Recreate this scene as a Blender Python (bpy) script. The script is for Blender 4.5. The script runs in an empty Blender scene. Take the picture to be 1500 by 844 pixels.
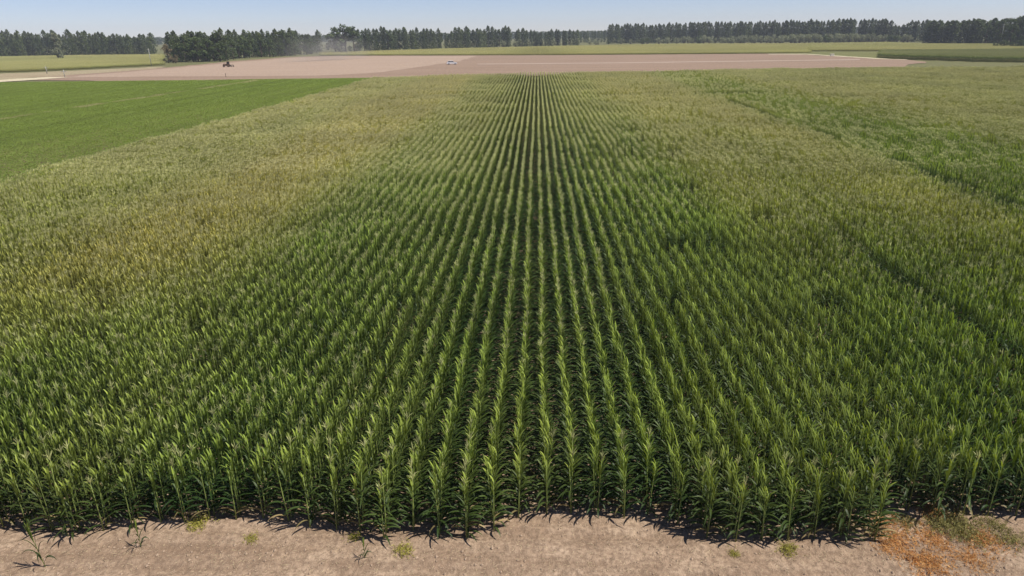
import bpy, math, random
import numpy as np
from mathutils import Vector, Matrix, Euler

# ------------------------------------------------------------------ camera, sky, sun, exposure
scene = bpy.context.scene
COL = scene.collection
F, CX, CY, CAMH = 1010.0, 750.0, 422.0, 11.5            # focal length in photo pixels, image centre, drone height (m)
PITCH, YAW, ROLL = math.radians(20.25), math.radians(2.25), math.radians(-.83)
cam_data = bpy.data.cameras.new('camera')
cam_data.sensor_width = 36.0
cam_data.lens = 36.0 * F / 1500.0
cam_data.clip_start, cam_data.clip_end = 0.1, 20000.0
cam = bpy.data.objects.new('camera', cam_data)
COL.objects.link(cam)
cam.location = (0, 0, CAMH)
cam.rotation_euler = (Matrix.Rotation(YAW, 3, 'Z') @ Matrix.Rotation(math.pi / 2 - PITCH, 3, 'X') @ Matrix.Rotation(ROLL, 3, 'Z')).to_euler()
scene.camera = cam

SUN_EL, SUN_AZ = math.radians(60), math.radians(102)    # azimuth clockwise from +Y (the row direction): from the right, a little behind the camera
world = bpy.data.worlds.new('World'); scene.world = world
world.use_nodes = True
wn = world.node_tree.nodes; wl = world.node_tree.links
sky = wn.new('ShaderNodeTexSky'); sky.sky_type = 'NISHITA'; sky.sun_disc = False
sky.sun_elevation = SUN_EL; sky.sun_rotation = SUN_AZ
sky.altitude = 2500; sky.air_density = 0.9; sky.dust_density = 1.0; sky.ozone_density = 3.0
wb = wn.new('ShaderNodeMix'); wb.data_type = 'RGBA'; wb.blend_type = 'MULTIPLY'; wb.inputs[0].default_value = 1.0
wb.inputs[7].default_value = (.97, .885, .97, 1)          # white balance of the sky light
wl.new(sky.outputs[0], wb.inputs[6]); wl.new(wb.outputs[2], wn['Background'].inputs[0])
wn['Background'].inputs[1].default_value = 0.10
sun_data = bpy.data.lights.new('sun', 'SUN')
sun_data.energy = 5.0; sun_data.angle = math.radians(0.53); sun_data.color = (1.0, 0.955, 0.88)
sun = bpy.data.objects.new('sun', sun_data); COL.objects.link(sun)
sd = Vector((math.sin(SUN_AZ) * math.cos(SUN_EL), math.cos(SUN_AZ) * math.cos(SUN_EL), math.sin(SUN_EL)))
sun.rotation_euler = sd.to_track_quat('Z', 'Y').to_euler()
sun.location = (60, -40, 80)
vs = scene.view_settings
vs.view_transform = 'Standard'; vs.look = 'None'; vs.exposure = 0.20; vs.gamma = 1.0
scene.cycles.max_bounces = 6; scene.cycles.transparent_max_bounces = 4; scene.cycles.transmission_bounces = 3
scene.cycles.volume_bounces = 0

# ------------------------------------------------------------------ helpers
rng = np.random.default_rng(7)
random.seed(7)
ROT = cam.rotation_euler.to_matrix()

def P(px, py, z=0.0):
    """world point where the sight line through a photo pixel meets height z"""
    d = ROT @ Vector(((px - CX) / F, -(py - CY) / F, -1.0))
    t = (z - CAMH) / d.z
    return Vector((d.x * t, d.y * t, z))

RT = np.array(ROT.transposed())
def hor(px):
    """height of the horizon in the photo at a pixel column (the drone was rolled a little)"""
    return 48.9 - .01449 * (px - 783.0)
def to_px(pts):
    c = (pts - np.array([0, 0, CAMH])) @ RT.T
    zc = np.maximum(-c[:, 2], 1e-3)
    return CX + F * c[:, 0] / zc, CY - F * c[:, 1] / zc, -c[:, 2]

def keep_view(pts, mx=170, near=5.0):
    """points the photograph (or a camera a step to the side) can see"""
    px, py, zc = to_px(pts)
    m = mx + near * F / np.maximum(zc, 5)
    return (zc > 2) & (px > -m) & (px < 1500 + m) & (py < 844 + 120)

NOISE = {}
def vnoise(x, y, scale, seed):
    """smooth value noise 0..1"""
    r = NOISE.get(seed)
    if r is None: r = NOISE[seed] = np.random.default_rng(seed).random((256, 256))
    u, v = np.asarray(x) / scale, np.asarray(y) / scale
    i, j = np.floor(u).astype(int), np.floor(v).astype(int)
    fu, fv = u - i, v - j
    fu, fv = fu * fu * (3 - 2 * fu), fv * fv * (3 - 2 * fv)
    g = lambda a, b: r[a % 256, b % 256]
    return (g(i, j) * (1 - fu) + g(i + 1, j) * fu) * (1 - fv) + (g(i, j + 1) * (1 - fu) + g(i + 1, j + 1) * fu) * fv

def fbm(x, y, scale, seed, n=3):
    s, a, t = 0, 1.0, 0
    for k in range(n):
        s = s + a * vnoise(x, y, scale / 2 ** k, seed + k); t += a; a *= 0.5
    return s / t

class MB:
    """collects faces of one mesh"""
    def __init__(self):
        self.v, self.f, self.m, self.attr = [], [], [], {}
        self.n = 0
    def add(self, verts, faces, mat=0, **attrs):
        verts = np.asarray(verts, float)
        b = self.n
        self.v.append(verts); self.n += len(verts)
        self.f += [tuple(i + b for i in f) for f in faces]
        self.m += [mat] * len(faces)
        self.note(b, len(verts), {k: np.broadcast_to(np.asarray(val, float), (len(verts),)) for k, val in attrs.items()})
        return self
    def note(self, before, n, vals):
        for k in set(self.attr) | set(vals):
            if k not in self.attr: self.attr[k] = [np.zeros(before)] if before else []
            self.attr[k].append(vals.get(k, np.zeros(n)))
    def box(self, c, s, mat=0, rz=0.0, taper=1.0, shift=0.0):
        x, y, z = s[0] / 2, s[1] / 2, s[2] / 2
        q = np.array([[-x, -y, -z], [x, -y, -z], [x, y, -z], [-x, y, -z],
                      [-x * taper + shift, -y * taper, z], [x * taper + shift, -y * taper, z],
                      [x * taper + shift, y * taper, z], [-x * taper + shift, y * taper, z]])
        ca, sa = math.cos(rz), math.sin(rz)
        q = q @ np.array([[ca, sa, 0], [-sa, ca, 0], [0, 0, 1]]) + np.array(c)
        return self.add(q, [(0, 3, 2, 1), (4, 5, 6, 7), (0, 1, 5, 4), (1, 2, 6, 5), (2, 3, 7, 6), (3, 0, 4, 7)], mat)
    def tube(self, pts, rad, sides=5, mat=0, cap=True, **attrs):
        pts = [Vector(p) for p in pts]
        vs_, fs = [], []
        for i, p in enumerate(pts):
            d = (pts[min(i + 1, len(pts) - 1)] - pts[max(i - 1, 0)]).normalized()
            a = d.orthogonal().normalized() if abs(d.z) < .95 else Vector((1, 0, 0))
            a = (a - d * a.dot(d)).normalized(); b_ = d.cross(a)
            for s in range(sides):
                t = 2 * math.pi * s / sides
                vs_.append(p + (a * math.cos(t) + b_ * math.sin(t)) * rad[i])
        for i in range(len(pts) - 1):
            for s in range(sides):
                t = (s + 1) % sides
                fs.append((i * sides + s, i * sides + t, (i + 1) * sides + t, (i + 1) * sides + s))
        if cap:
            fs.append(tuple(range(sides))[::-1]); fs.append(tuple((len(pts) - 1) * sides + s for s in range(sides)))
        return self.add([tuple(q) for q in vs_], fs, mat, **attrs)
    def merge(self, o, M, **over):
        v = np.concatenate(o.v) @ np.array(M.to_3x3()).T + np.array(M.translation)
        b = self.n; self.v.append(v); self.n += len(v)
        self.f += [tuple(i + b for i in f) for f in o.f]; self.m += o.m
        self.note(b, len(v), {k: np.concatenate(o.attr[k]) for k in o.attr})
        return self
    def mesh(self, name, mats, smooth=True):
        me = bpy.data.meshes.new(name)
        me.from_pydata(np.concatenate(self.v).tolist(), [], self.f)
        for m in mats: me.materials.append(m)
        me.polygons.foreach_set('material_index', np.array(self.m, 'i'))
        me.polygons.foreach_set('use_smooth', np.full(len(self.f), smooth))
        for k, vals in self.attr.items():
            a = me.attributes.new(k, 'FLOAT', 'POINT')
            a.data.foreach_set('value', np.concatenate(vals).astype('f'))
        me.update()
        return me

def link(name, data=None, parent=None, loc=None):
    o = bpy.data.objects.new(name, data); COL.objects.link(o)
    if parent: o.parent = parent
    if loc is not None: o.location = loc
    return o

def tag(o, label=None, cat=None, group=None, kind=None):
    if label: o['label'] = label
    if cat: o['category'] = cat
    if group: o['group'] = group
    if kind: o['kind'] = kind
    return o

def ordinal(n):
    if 10 <= n % 100 <= 20: return '%dth' % n
    return '%d%s' % (n, {1: 'st', 2: 'nd', 3: 'rd'}.get(n % 10, 'th'))

# ------------------------------------------------------------------ materials
def new_mat(name):
    m = bpy.data.materials.new(name); m.use_nodes = True
    n = m.node_tree.nodes; n.clear()
    return m, n, m.node_tree.links
def mix(n, l, fac, a, b, mode='MIX'):
    x = n.new('ShaderNodeMix'); x.data_type = 'RGBA'; x.blend_type = mode
    for s, val in ((x.inputs[0], fac), (x.inputs[6], a), (x.inputs[7], b)):
        if isinstance(val, (int, float)): s.default_value = val
        elif isinstance(val, tuple): s.default_value = (*val, 1)
        else: l.new(val, s)
    return x.outputs[2]
def maths(n, l, op, a, b=0.0, clamp=False):
    x = n.new('ShaderNodeMath'); x.operation = op; x.use_clamp = clamp
    for s, val in ((x.inputs[0], a), (x.inputs[1], b)):
        if isinstance(val, (int, float)): s.default_value = val
        else: l.new(val, s)
    return x.outputs[0]
def noise(n, l, vec, scale, detail=4, rough=.55):
    x = n.new('ShaderNodeTexNoise'); x.inputs['Scale'].default_value = scale
    x.inputs['Detail'].default_value = detail; x.inputs['Roughness'].default_value = rough
    l.new(vec, x.inputs['Vector']); return x.outputs[0]
def ramp(n, l, fac, stops):
    x = n.new('ShaderNodeValToRGB'); l.new(fac, x.inputs[0])
    e = x.color_ramp.elements
    while len(e) < len(stops): e.new(.5)
    for q, (p, c) in zip(e, stops): q.position = p; q.color = (*c, 1) if isinstance(c, tuple) else (c, c, c, 1)
    return x.outputs[0]
def attr(n, name, kind='INSTANCER'):
    x = n.new('ShaderNodeAttribute'); x.attribute_name = name; x.attribute_type = kind
    return x.outputs['Fac']

def leaf_mat(name, low, high, ripe, trans=.35, rough=.42, spec=.5, tcol=(1.25, 1.2, .55)):
    """leaf blade: young upper leaves paler, maize lower ones darker still as painted shade, ripening leaves yellower; light passes through the blade"""
    m, n, l = new_mat(name)
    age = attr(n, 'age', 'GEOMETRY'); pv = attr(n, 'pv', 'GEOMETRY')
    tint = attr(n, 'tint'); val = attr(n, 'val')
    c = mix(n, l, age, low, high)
    c = mix(n, l, maths(n, l, 'MULTIPLY', tint, maths(n, l, 'ADD', maths(n, l, 'MULTIPLY', age, .68), .32)), c, ripe)   # less yellow low down, so the shade painted there stays dark
    c = mix(n, l, attr(n, 'dry', 'GEOMETRY'), c, (.36, .27, .13))          # withered bottom leaves
    k = maths(n, l, 'MULTIPLY', val, maths(n, l, 'ADD', pv, .7))
    cc = n.new('ShaderNodeCombineColor')
    for i in range(3): l.new(k, cc.inputs[i])
    c = mix(n, l, 1.0, c, cc.outputs[0], 'MULTIPLY')
    p = n.new('ShaderNodeBsdfPrincipled'); l.new(c, p.inputs['Base Color'])
    p.inputs['Roughness'].default_value = rough; p.inputs['Specular IOR Level'].default_value = spec
    t = n.new('ShaderNodeBsdfTranslucent')
    l.new(mix(n, l, 1.0, c, tcol, 'MULTIPLY'), t.inputs['Color'])
    s = n.new('ShaderNodeMixShader'); s.inputs[0].default_value = trans
    l.new(p.outputs[0], s.inputs[1]); l.new(t.outputs[0], s.inputs[2])
    o = n.new('ShaderNodeOutputMaterial'); l.new(s.outputs[0], o.inputs[0])
    return m

def plain(name, col, rough=.8, var=.25, scale=3.0, spec=.3, metal=0.0, trans=0.0):
    m, n, l = new_mat(name)
    tc = n.new('ShaderNodeTexCoord')
    nz = noise(n, l, tc.outputs['Object'], scale)
    c = mix(n, l, nz, tuple(x * (1 - var) for x in col), tuple(min(1, x * (1 + var)) for x in col))
    p = n.new('ShaderNodeBsdfPrincipled'); l.new(c, p.inputs['Base Color'])
    p.inputs['Roughness'].default_value = rough; p.inputs['Specular IOR Level'].default_value = spec
    p.inputs['Metallic'].default_value = metal
    o = n.new('ShaderNodeOutputMaterial'); l.new(p.outputs[0], o.inputs[0])
    return m

def soil_mat(name, a, b, c, big=.15, fine=14.0, streak=0.0, bump=.03, along=(.12, 1.6)):
    m, n, l = new_mat(name)
    g = n.new('ShaderNodeNewGeometry'); pos = g.outputs['Position']
    mp = n.new('ShaderNodeMapping'); l.new(pos, mp.inputs[0]); mp.inputs['Scale'].default_value = (*along, 1)
    n1 = noise(n, l, pos, big * 4, 6); n2 = noise(n, l, pos, fine, 6, .65); n3 = noise(n, l, mp.outputs[0], 1.3, 5)
    col = mix(n, l, ramp(n, l, n1, [(.3, 0.0), (.7, 1.0)]), a, b)
    col = mix(n, l, maths(n, l, 'MULTIPLY', ramp(n, l, n3, [(.4, 0.0), (.65, 1.0)]), streak), col, c)
    col = mix(n, l, ramp(n, l, n2, [(.40, .75), (.6, 0.0)]), col, tuple(x * .62 for x in a))
    sp = noise(n, l, pos, fine * 5, 3)
    col = mix(n, l, ramp(n, l, sp, [(.62, 0.0), (.7, .5)]), col, (.62, .52, .38))
    p = n.new('ShaderNodeBsdfPrincipled'); l.new(col, p.inputs['Base Color'])
    p.inputs['Roughness'].default_value = .95; p.inputs['Specular IOR Level'].default_value = .1
    bp = n.new('ShaderNodeBump'); bp.inputs['Strength'].default_value = .8; bp.inputs['Distance'].default_value = bump
    l.new(n2, bp.inputs['Height']); l.new(bp.outputs[0], p.inputs['Normal'])
    o = n.new('ShaderNodeOutputMaterial'); l.new(p.outputs[0], o.inputs[0])
    return m

M_LEAF = leaf_mat('maize_leaf', (.022, .052, .012), (.305, .395, .062), (.52, .43, .115), trans=.28, rough=.5, spec=.28)  # low colour: older leaves plus shade painted in between the rows
M_STALK = leaf_mat('maize_stalk', (.20, .25, .06), (.20, .26, .065), (.30, .28, .11), trans=.05, rough=.5)
M_TASSEL = leaf_mat('maize_tassel', (.53, .54, .23), (.55, .56, .24), (.62, .55, .27), trans=.25, rough=.7, spec=.2, tcol=(1, .95, .7))
M_LOW = leaf_mat('low_crop_leaf', (.150, .212, .036), (.20, .268, .048), (.34, .33, .15), trans=.3, rough=.55, spec=.25)
M_GROUND = soil_mat('dry_grass_ground', (.15, .15, .06), (.19, .18, .075), (.12, .125, .05), .02, 2.0, .5)
M_SOIL = soil_mat('sandy_soil', (.31, .212, .142), (.515, .38, .265), (.245, .165, .108), .26, 7.0, .9, .10)
M_BARE = soil_mat('bare_pink_soil', (.305, .212, .148), (.345, .243, .172), (.255, .178, .122), .01, 1.2, .8, along=(.012, .16))
M_HARROW = soil_mat('harrowed_soil', (.405, .295, .215), (.44, .325, .24), (.36, .26, .188), .01, 1.2, .7, along=(.012, .16))
M_TRACK = soil_mat('pale_track_soil', (.44, .335, .265), (.48, .37, .29), (.40, .30, .23), .02, 1.5, .4, along=(.012, .16))
M_STUBBLE = soil_mat('stubble', (.30, .23, .14), (.38, .31, .19), (.42, .36, .22), .03, 1.5, .9, along=(.012, .16))
M_SANDY = soil_mat('sandy_bank', (.60, .52, .34), (.66, .58, .40), (.5, .42, .27), .03, 1.5, .5)

# ------------------------------------------------------------------ ground and fields
def sheet(name, poly, z, mat, ragged=0.0):
    if ragged:                                       # uneven margins
        r, out = random.Random(len(name) * 7 + int(z * 100)), []
        for a, b in zip(poly, poly[1:] + poly[:1]):
            a, b = Vector(a[:2]), Vector(b[:2]); k = max(1, int((b - a).length / 5))
            for i in range(k):
                q = a.lerp(b, i / k); out.append((q.x + r.gauss(0, ragged), q.y + r.gauss(0, ragged)))
        poly = out
    mb = MB(); mb.add([(p[0], p[1], z) for p in poly], [tuple(range(len(poly)))])
    return tag(link(name, mb.mesh(name, [mat], False)), kind='structure')

mb = MB()
mb.add([(-6000, -200, -.10), (6000, -200, -.10), (6000, 9000, -.10), (-6000, 9000, -.10)], [(0, 1, 2, 3)])
tag(link('ground', mb.mesh('ground', [M_GROUND], False)), kind='structure')

# soil of the maize field behind the front strip
sheet('field_soil', [(-60, 22), (60, 22), (190, 120), (190, 200), (-60, 182)], -.012, M_SOIL)

# the front strip of bare earth, with real clods and ruts
def front_height(x, y):
    h = (fbm(x, y, .9, 11) - .5) * .07 + (fbm(x, y, .22, 21) - .5) * .055
    h += (fbm(x * .15, y, .45, 31) - .5) * .03 * np.clip((14.2 - y) / 1.5, 0, 1)
    for yr in (12.35, 11.0, 13.75):                  # old wheel ruts along the headland
        d = (y - yr - .25 * (vnoise(x, x * 0 + yr, 3.5, 17) - .5)) / .17
        h = h - .035 * np.exp(-d * d) * (.4 + .9 * vnoise(x, x * 0 + yr, 1.7, 27)) + .012 * np.exp(-(np.abs(d) - 1.7) ** 2 * 2)
    ridge = np.clip((y - 14.0) / 1.5, 0, 1)
    return h + ridge * .015 * np.cos(2 * np.pi * (x - .2) / .65)
nx, ny = 561, 201
gx, gy = np.meshgrid(np.linspace(-21, 21, nx), np.linspace(7.5, 22.2, ny))
gz = front_height(gx, gy)
gz[-1] = -.02; gz[0] = -.05
idx = np.arange(nx * ny).reshape(ny, nx)
fc = np.stack([idx[:-1, :-1], idx[:-1, 1:], idx[1:, 1:], idx[1:, :-1]], -1).reshape(-1, 4)
me = bpy.data.meshes.new('front_soil')
me.from_pydata(np.stack([gx, gy, gz], -1).reshape(-1, 3).tolist(), [], fc.tolist())
me.materials.append(M_SOIL); me.polygons.foreach_set('use_smooth', np.ones(len(fc), bool))
tag(link('front_soil', me), kind='structure')

def px_poly(pts, z=0.0): return [P(a, b, z) for a, b in pts]
sheet('bare_field', px_poly([(40, 117), (60, 112), (240, 99.5), (350, 89), (430, 83.5), (480, 81.8), (800, 81.0), (1150, 78.6), (1290, 86), (1330, 87.6), (1360, 90.5), (1300, 101), (1000, 106), (700, 114), (540, 119), (300, 121)]), .01, M_BARE, .9)
sheet('harrowed_field', px_poly([(90, 113.5), (240, 101), (350, 91), (430, 84.5), (490, 82.6), (700, 82.1), (670, 90), (620, 97.5), (560, 106), (480, 111), (250, 112.5)]), .03, M_HARROW, .9)
sheet('dirt_track', px_poly([(700, 93.6), (900, 91.8), (1260, 87.0), (1260, 88.1), (900, 92.9), (700, 94.6)]), .05, M_TRACK, .35)
sheet('stubble_strip', px_poly([(-120, 119), (-120, 112), (60, 106), (240, 97.5), (245, 99), (200, 103), (70, 112.5), (-20, 119)]), .035, M_STUBBLE, 1.0)
sheet('sandy_bank', px_poly([(-80, 121), (-10, 118), (70, 113), (105, 113), (70, 116), (0, 120.5), (-80, 124)]), .06, M_SANDY, .5)
sheet('sandy_verge', px_poly([(1128, 79.2), (1180, 79.1), (1292, 85.9), (1330, 87.4), (1330, 87.9), (1285, 86.5), (1180, 79.9), (1128, 79.9)]), .06, M_SANDY, .5)

# ------------------------------------------------------------------ maize plant
ROW, SPACE, PHASE = .65, .145, .20

def leaf_blade(mb, z0, az, length, width, a0, a1, age, r, seg=7, mat=0, fold=.28, twist=0.0, dry=0.0):
    """arching ribbon leaf with a folded midrib"""
    vs_, fs = [], []
    x, z = .012, z0
    pts = []
    for i in range(seg + 1):
        t = i / seg
        pts.append((x, z, t))
        ph = a0 + (a1 - a0) * t ** 1.25
        x += math.sin(ph) * length / seg; z += math.cos(ph) * length / seg
    ca, sa = math.cos(az), math.sin(az)
    for i, (x, z, t) in enumerate(pts):
        w = width * min(1, .45 + 2.4 * t) * (1 - t ** 2.2) ** .8 * .5 + .002
        ph = a0 + (a1 - a0) * t ** 1.25
        nx_, nz_ = -math.cos(ph), math.sin(ph)                     # blade normal in the leaf plane
        roll = twist * t
        for s in (-1, 0, 1):
            ly = s * w * math.cos(roll); up = abs(s) * w * fold + s * w * math.sin(roll)
            lx, lz = x + nx_ * up, z + nz_ * up
            lx2 = lx * ca - ly * sa; ly2 = lx * sa + ly * ca
            vs_.append((lx2, ly2, lz))
    for i in range(seg):
        for s in range(2):
            a = i * 3 + s
            fs.append((a, a + 1, a + 4, a + 3))
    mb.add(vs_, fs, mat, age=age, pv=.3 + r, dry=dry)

def maize_parts(seed, tassel=True, nleaf=12, h=1.78, seg=7, young=False):
    """list of (part name, MB) for one plant standing on the origin"""
    r = random.Random(seed)
    parts = []
    lean = (r.uniform(-.03, .03), r.uniform(-.03, .03))
    st = MB()
    zs = [-.05, h * .33, h * .66, h]
    st.tube([(lean[0] * (z / h) ** 2, lean[1] * (z / h) ** 2, z) for z in zs], [.017, .015, .012, .006], 5, 1, age=.5, pv=.3)
    parts.append(('stalk', st))
    base_az = r.gauss(0, .30); droop = r.uniform(-10, 24); open_ = r.uniform(-2, 5)          # habit differs from plant to plant
    for k in range(nleaf):
        f = k / (nleaf - 1)
        z0 = h * (.08 + .88 * f)
        az = base_az + (k % 2) * math.pi + r.gauss(0, .48)
        ln = (.42 + .20 * math.sin(math.pi * min(1, .12 + f * .80))) * r.uniform(.85, 1.15)
        if f > .88: ln *= .72
        wd = (.058 + .012 * math.sin(math.pi * f) - .017 * f) * r.uniform(.9, 1.1)
        up = min(1.0, max(0.0, (f - .35) / .35)); ln *= 1 - .22 * up; a0 = math.radians(46 - 38 * up + open_ * up + r.uniform(-5, 5))
        a1 = math.radians(152 - 112 * up + droop * up + r.uniform(-20, 20))
        lb = MB()
        leaf_blade(lb, z0, az, ln, wd, a0, a1, f ** 4.0, r.uniform(-.12, .12), seg, 0, .30, r.uniform(-.5, .5), r.uniform(.4, .95) if k < 3 and r.random() < .4 else 0.0)  # steep fall-off paints canopy shade into the older, lower leaves
        lb.v[0][:, 0] += lean[0] * (z0 / h) ** 2; lb.v[0][:, 1] += lean[1] * (z0 / h) ** 2
        parts.append(('leaf', lb))
    if tassel:
        tb = MB()
        top = Vector((lean[0], lean[1], h - .03))
        n = r.randint(7, 10)
        for k in range(n):
            a = r.uniform(0, 6.28); sp = 0 if k == 0 else r.uniform(.25, .75)
            L = .36 if k == 0 else r.uniform(.17, .27)
            b = top + Vector((0, 0, .10 * (k > 0) * r.random() + .04))
            d = Vector((math.cos(a) * math.sin(sp), math.sin(a) * math.sin(sp), math.cos(sp)))
            e = b + d * L; mid = b + d * L * .5 + Vector((0, 0, .012))
            e = e - Vector((0, 0, .05 * sp))
            tb.tube([top, b, mid, e] if k == 0 else [b, mid, e], [.006, .007, .008, .003] if k == 0 else [.005, .0075, .003], 3, 2, False, age=.5, pv=.3)
        parts.append(('tassel', tb))
    return parts

MATS = [M_LEAF, M_STALK, M_TASSEL]
NVAR = 8
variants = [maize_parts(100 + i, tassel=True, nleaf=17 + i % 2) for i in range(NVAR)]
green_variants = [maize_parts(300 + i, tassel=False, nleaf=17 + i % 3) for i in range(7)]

def joined(parts, mb=None, M=None, **over):
    mb = mb or MB()
    for _, p in parts: mb.merge(p, M or Matrix.Identity(4), **over)
    return mb

def proto_collection(name, mbs, mats):
    c = bpy.data.collections.new(name)
    for i, b in enumerate(mbs):
        o = bpy.data.objects.new('%s_%02d' % (name, i), b.mesh('%s_%02d' % (name, i), mats)); c.objects.link(o)
    return c

def scatter(name, coll, pts, rotz, scl, idx, tint, val, label, cat, tilt=None):
    """one countless mass of plants: points that carry plants"""
    n = len(pts)
    me = bpy.data.meshes.new(name)
    me.vertices.add(n); me.vertices.foreach_set('co', np.asarray(pts, 'f').ravel())
    rot = np.zeros((n, 3), 'f'); rot[:, 2] = rotz
    if tilt is not None: rot[:, :2] = tilt
    for an, ty, key, data in (('rot', 'FLOAT_VECTOR', 'vector', rot), ('scl', 'FLOAT_VECTOR', 'vector', np.asarray(scl, 'f')), ('pick', 'INT', 'value', np.asarray(idx, 'i')),
                              ('tint', 'FLOAT', 'value', np.asarray(tint, 'f')), ('val', 'FLOAT', 'value', np.asarray(val, 'f'))):
        a = me.attributes.new(an, ty, 'POINT'); a.data.foreach_set(key, np.ascontiguousarray(data).ravel())
    o = link(name, me); tag(o, label, cat, kind='stuff')
    g = bpy.data.node_groups.new(name + '_plants', 'GeometryNodeTree')
    g.interface.new_socket('Geometry', in_out='INPUT', socket_type='NodeSocketGeometry')
    g.interface.new_socket('Geometry', in_out='OUTPUT', socket_type='NodeSocketGeometry')
    N, L = g.nodes, g.links
    gi, go = N.new('NodeGroupInput'), N.new('NodeGroupOutput')
    ci = N.new('GeometryNodeCollectionInfo'); ci.inputs['Collection'].default_value = coll
    ci.inputs['Separate Children'].default_value = True; ci.inputs['Reset Children'].default_value = True
    ip = N.new('GeometryNodeInstanceOnPoints'); ip.inputs['Pick Instance'].default_value = True
    def na(an, ty):
        x = N.new('GeometryNodeInputNamedAttribute'); x.data_type = ty; x.inputs['Name'].default_value = an
        return x.outputs[0]
    L.new(gi.outputs[0], ip.inputs['Points']); L.new(ci.outputs[0], ip.inputs['Instance'])
    L.new(na('pick', 'INT'), ip.inputs['Instance Index'])
    L.new(na('rot', 'FLOAT_VECTOR'), ip.inputs['Rotation']); L.new(na('scl', 'FLOAT_VECTOR'), ip.inputs['Scale'])
    L.new(ip.outputs[0], go.inputs[0])
    md = o.modifiers.new('plants', 'NODES'); md.node_group = g
    return o

# where the maize stands: front edge by row, left edge, far end
front_px = [(-300, 772), (0, 772), (45, 775), (80, 785), (112, 790), (150, 778), (190, 772), (245, 764), (400, 763), (440, 766), (470, 786), (495, 772), (520, 772), (550, 789), (575, 790), (598, 764), (625, 789),
            (660, 787), (712, 791), (735, 757), (985, 757), (1005, 792), (1130, 796), (1180, 790), (1275, 791), (1290, 752), (1500, 757), (1900, 757)]
fw = np.array([P(a, b)[:2] for a, b in front_px])
XL = -40.3
end_w = np.array([P(a, b, 2.0)[:2] for a, b in [(-200, 120), (550, 112), (640, 108.5), (790, 105), (1000, 101.2), (1200, 98), (1300, 96.8), (1500, 95.8), (1800, 95)]])

def front_y(x): return np.interp(x, fw[:, 0], fw[:, 1])
def far_y(x): return np.interp(x, end_w[:, 0], end_w[:, 1])

def gap(x, y):
    """paths and bare spots inside the maize"""
    yc = P(1000, 142, 1.0).y
    g = (x > 10.5) & (x < 38) & (np.abs(y - yc - .03 * (x - 20)) < 1.3)
    g |= (np.abs(x - 15.5 - .35 * (fbm(y, y * 0, 6, 77) - .5)) < .34) & (y > 14) & (y < 36)
    p = P(985, 226, 1.2); g |= (np.hypot((x - p.x) / .8, (y - p.y) / 1.6) < 1)
    p = P(1240, 340, 1.0); g |= (np.hypot((x - p.x) / 1.6, (y - p.y) / .8) < 1)
    p = P(140, 438, 1.0); g |= (np.hypot((x - p.x) / .7, (y - p.y) / .7) < 1)
    p = P(1215, 455, 1.0); g |= (np.hypot((x - p.x) / .5, (y - p.y) / 1.2) < 1)
    g |= (np.abs(x - 29.2) < .5) & (y > 30) & (y < 110) & (fbm(x, y, 7, 66) > .42)
    g |= (fbm(x, y, 2.6, 91) < .20) & (y > 20)
    return g

def smooth(a, b, x):
    t = np.clip((x - a) / (b - a), 0, 1); return t * t * (3 - 2 * t)

def ripeness(x, y):
    """how yellow the crop is, by block and by noise"""
    n = fbm(x * 1.5, y * .28, 12, 51) - .5                      # streaks that follow the rows
    n2 = fbm(x * 2.2, y * .35, 5, 61) - .5
    band = lambda a, b, w: smooth(a - w, a + w, x) * (1 - smooth(b - w, b + w, x))
    t = .03 + .85 * band(-26, -15, 4.0) * smooth(17, 34, y) + .34 * band(-44, -26, 2) * smooth(20, 40, y) + .16 * band(-14, -6, 2) * smooth(35, 70, y)
    t += .42 * band(12, 28, 3) * smooth(24, 46, y) - .16 * band(29.5, 46, 4) * (1 - smooth(60, 170, y) * .5)
    t += .20 * band(40, 200, 3) + .30 * smooth(36, 120, y)
    t += .10 * band(5, 13, 2) * smooth(70, 110, y)
    return np.clip(t + n * .34 + n2 * .26, 0, .95)

def tasselled(x, y, rnd):
    band = lambda a, b, w: smooth(a - w, a + w, x) * (1 - smooth(b - w, b + w, x))
    p = .12 + .75 * smooth(18, 50, y) - .45 * band(29.5, 45, 3.5) - .45 * band(3, 12, 2) * (1 - smooth(40, 90, y)) + (fbm(x, y, 9, 41) - .5) * .5
    return rnd < p

rows_k = np.arange(math.ceil((XL - PHASE) / ROW), int(150 / ROW))
front_recs = []                 # plants built one by one
near_pts, seg_pts = [], []
EDGE_N = 7
SEG_Y = 52.0
for k in rows_k:
    x0 = PHASE + k * ROW
    yf = float(front_y(x0)) + rng.uniform(-.10, .10)
    if x0 < -24 or x0 > 27: yf = max(yf, 12)
    ye = float(far_y(x0))
    ys = np.arange(yf, min(SEG_Y, ye), SPACE)
    ys = ys + rng.uniform(-.03, .03, len(ys))
    xs = x0 + (vnoise(ys, ys * 0 + k * 3.1, 4.0, 5) - .5) * .12 + rng.normal(0, .015, len(ys))
    pts = np.stack([xs, ys, np.zeros(len(ys))], 1)
    edge = []
    px, py, zc = to_px(pts[:EDGE_N])
    if -12 < px[0] < 1512:
        front_recs.append((k, pts[:EDGE_N])); pts = pts[EDGE_N:]
    near_pts.append(pts[~gap(pts[:, 0], pts[:, 1])])
    ys = np.arange(SEG_Y + .5, ye - .5, 1.1)
    if len(ys):
        xs = x0 + (vnoise(ys, ys * 0 + k * 3.1, 4.0, 5) - .5) * .12
        q = np.stack([xs, ys, np.zeros(len(ys))], 1)
        seg_pts.append(q[~gap(q[:, 0], q[:, 1])])
near_pts = np.concatenate(near_pts); near_pts = near_pts[keep_view(near_pts + [0, 0, 1])]
seg_pts = np.concatenate(seg_pts); seg_pts = seg_pts[keep_view(seg_pts + [0, 0, 1], 120)]

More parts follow.
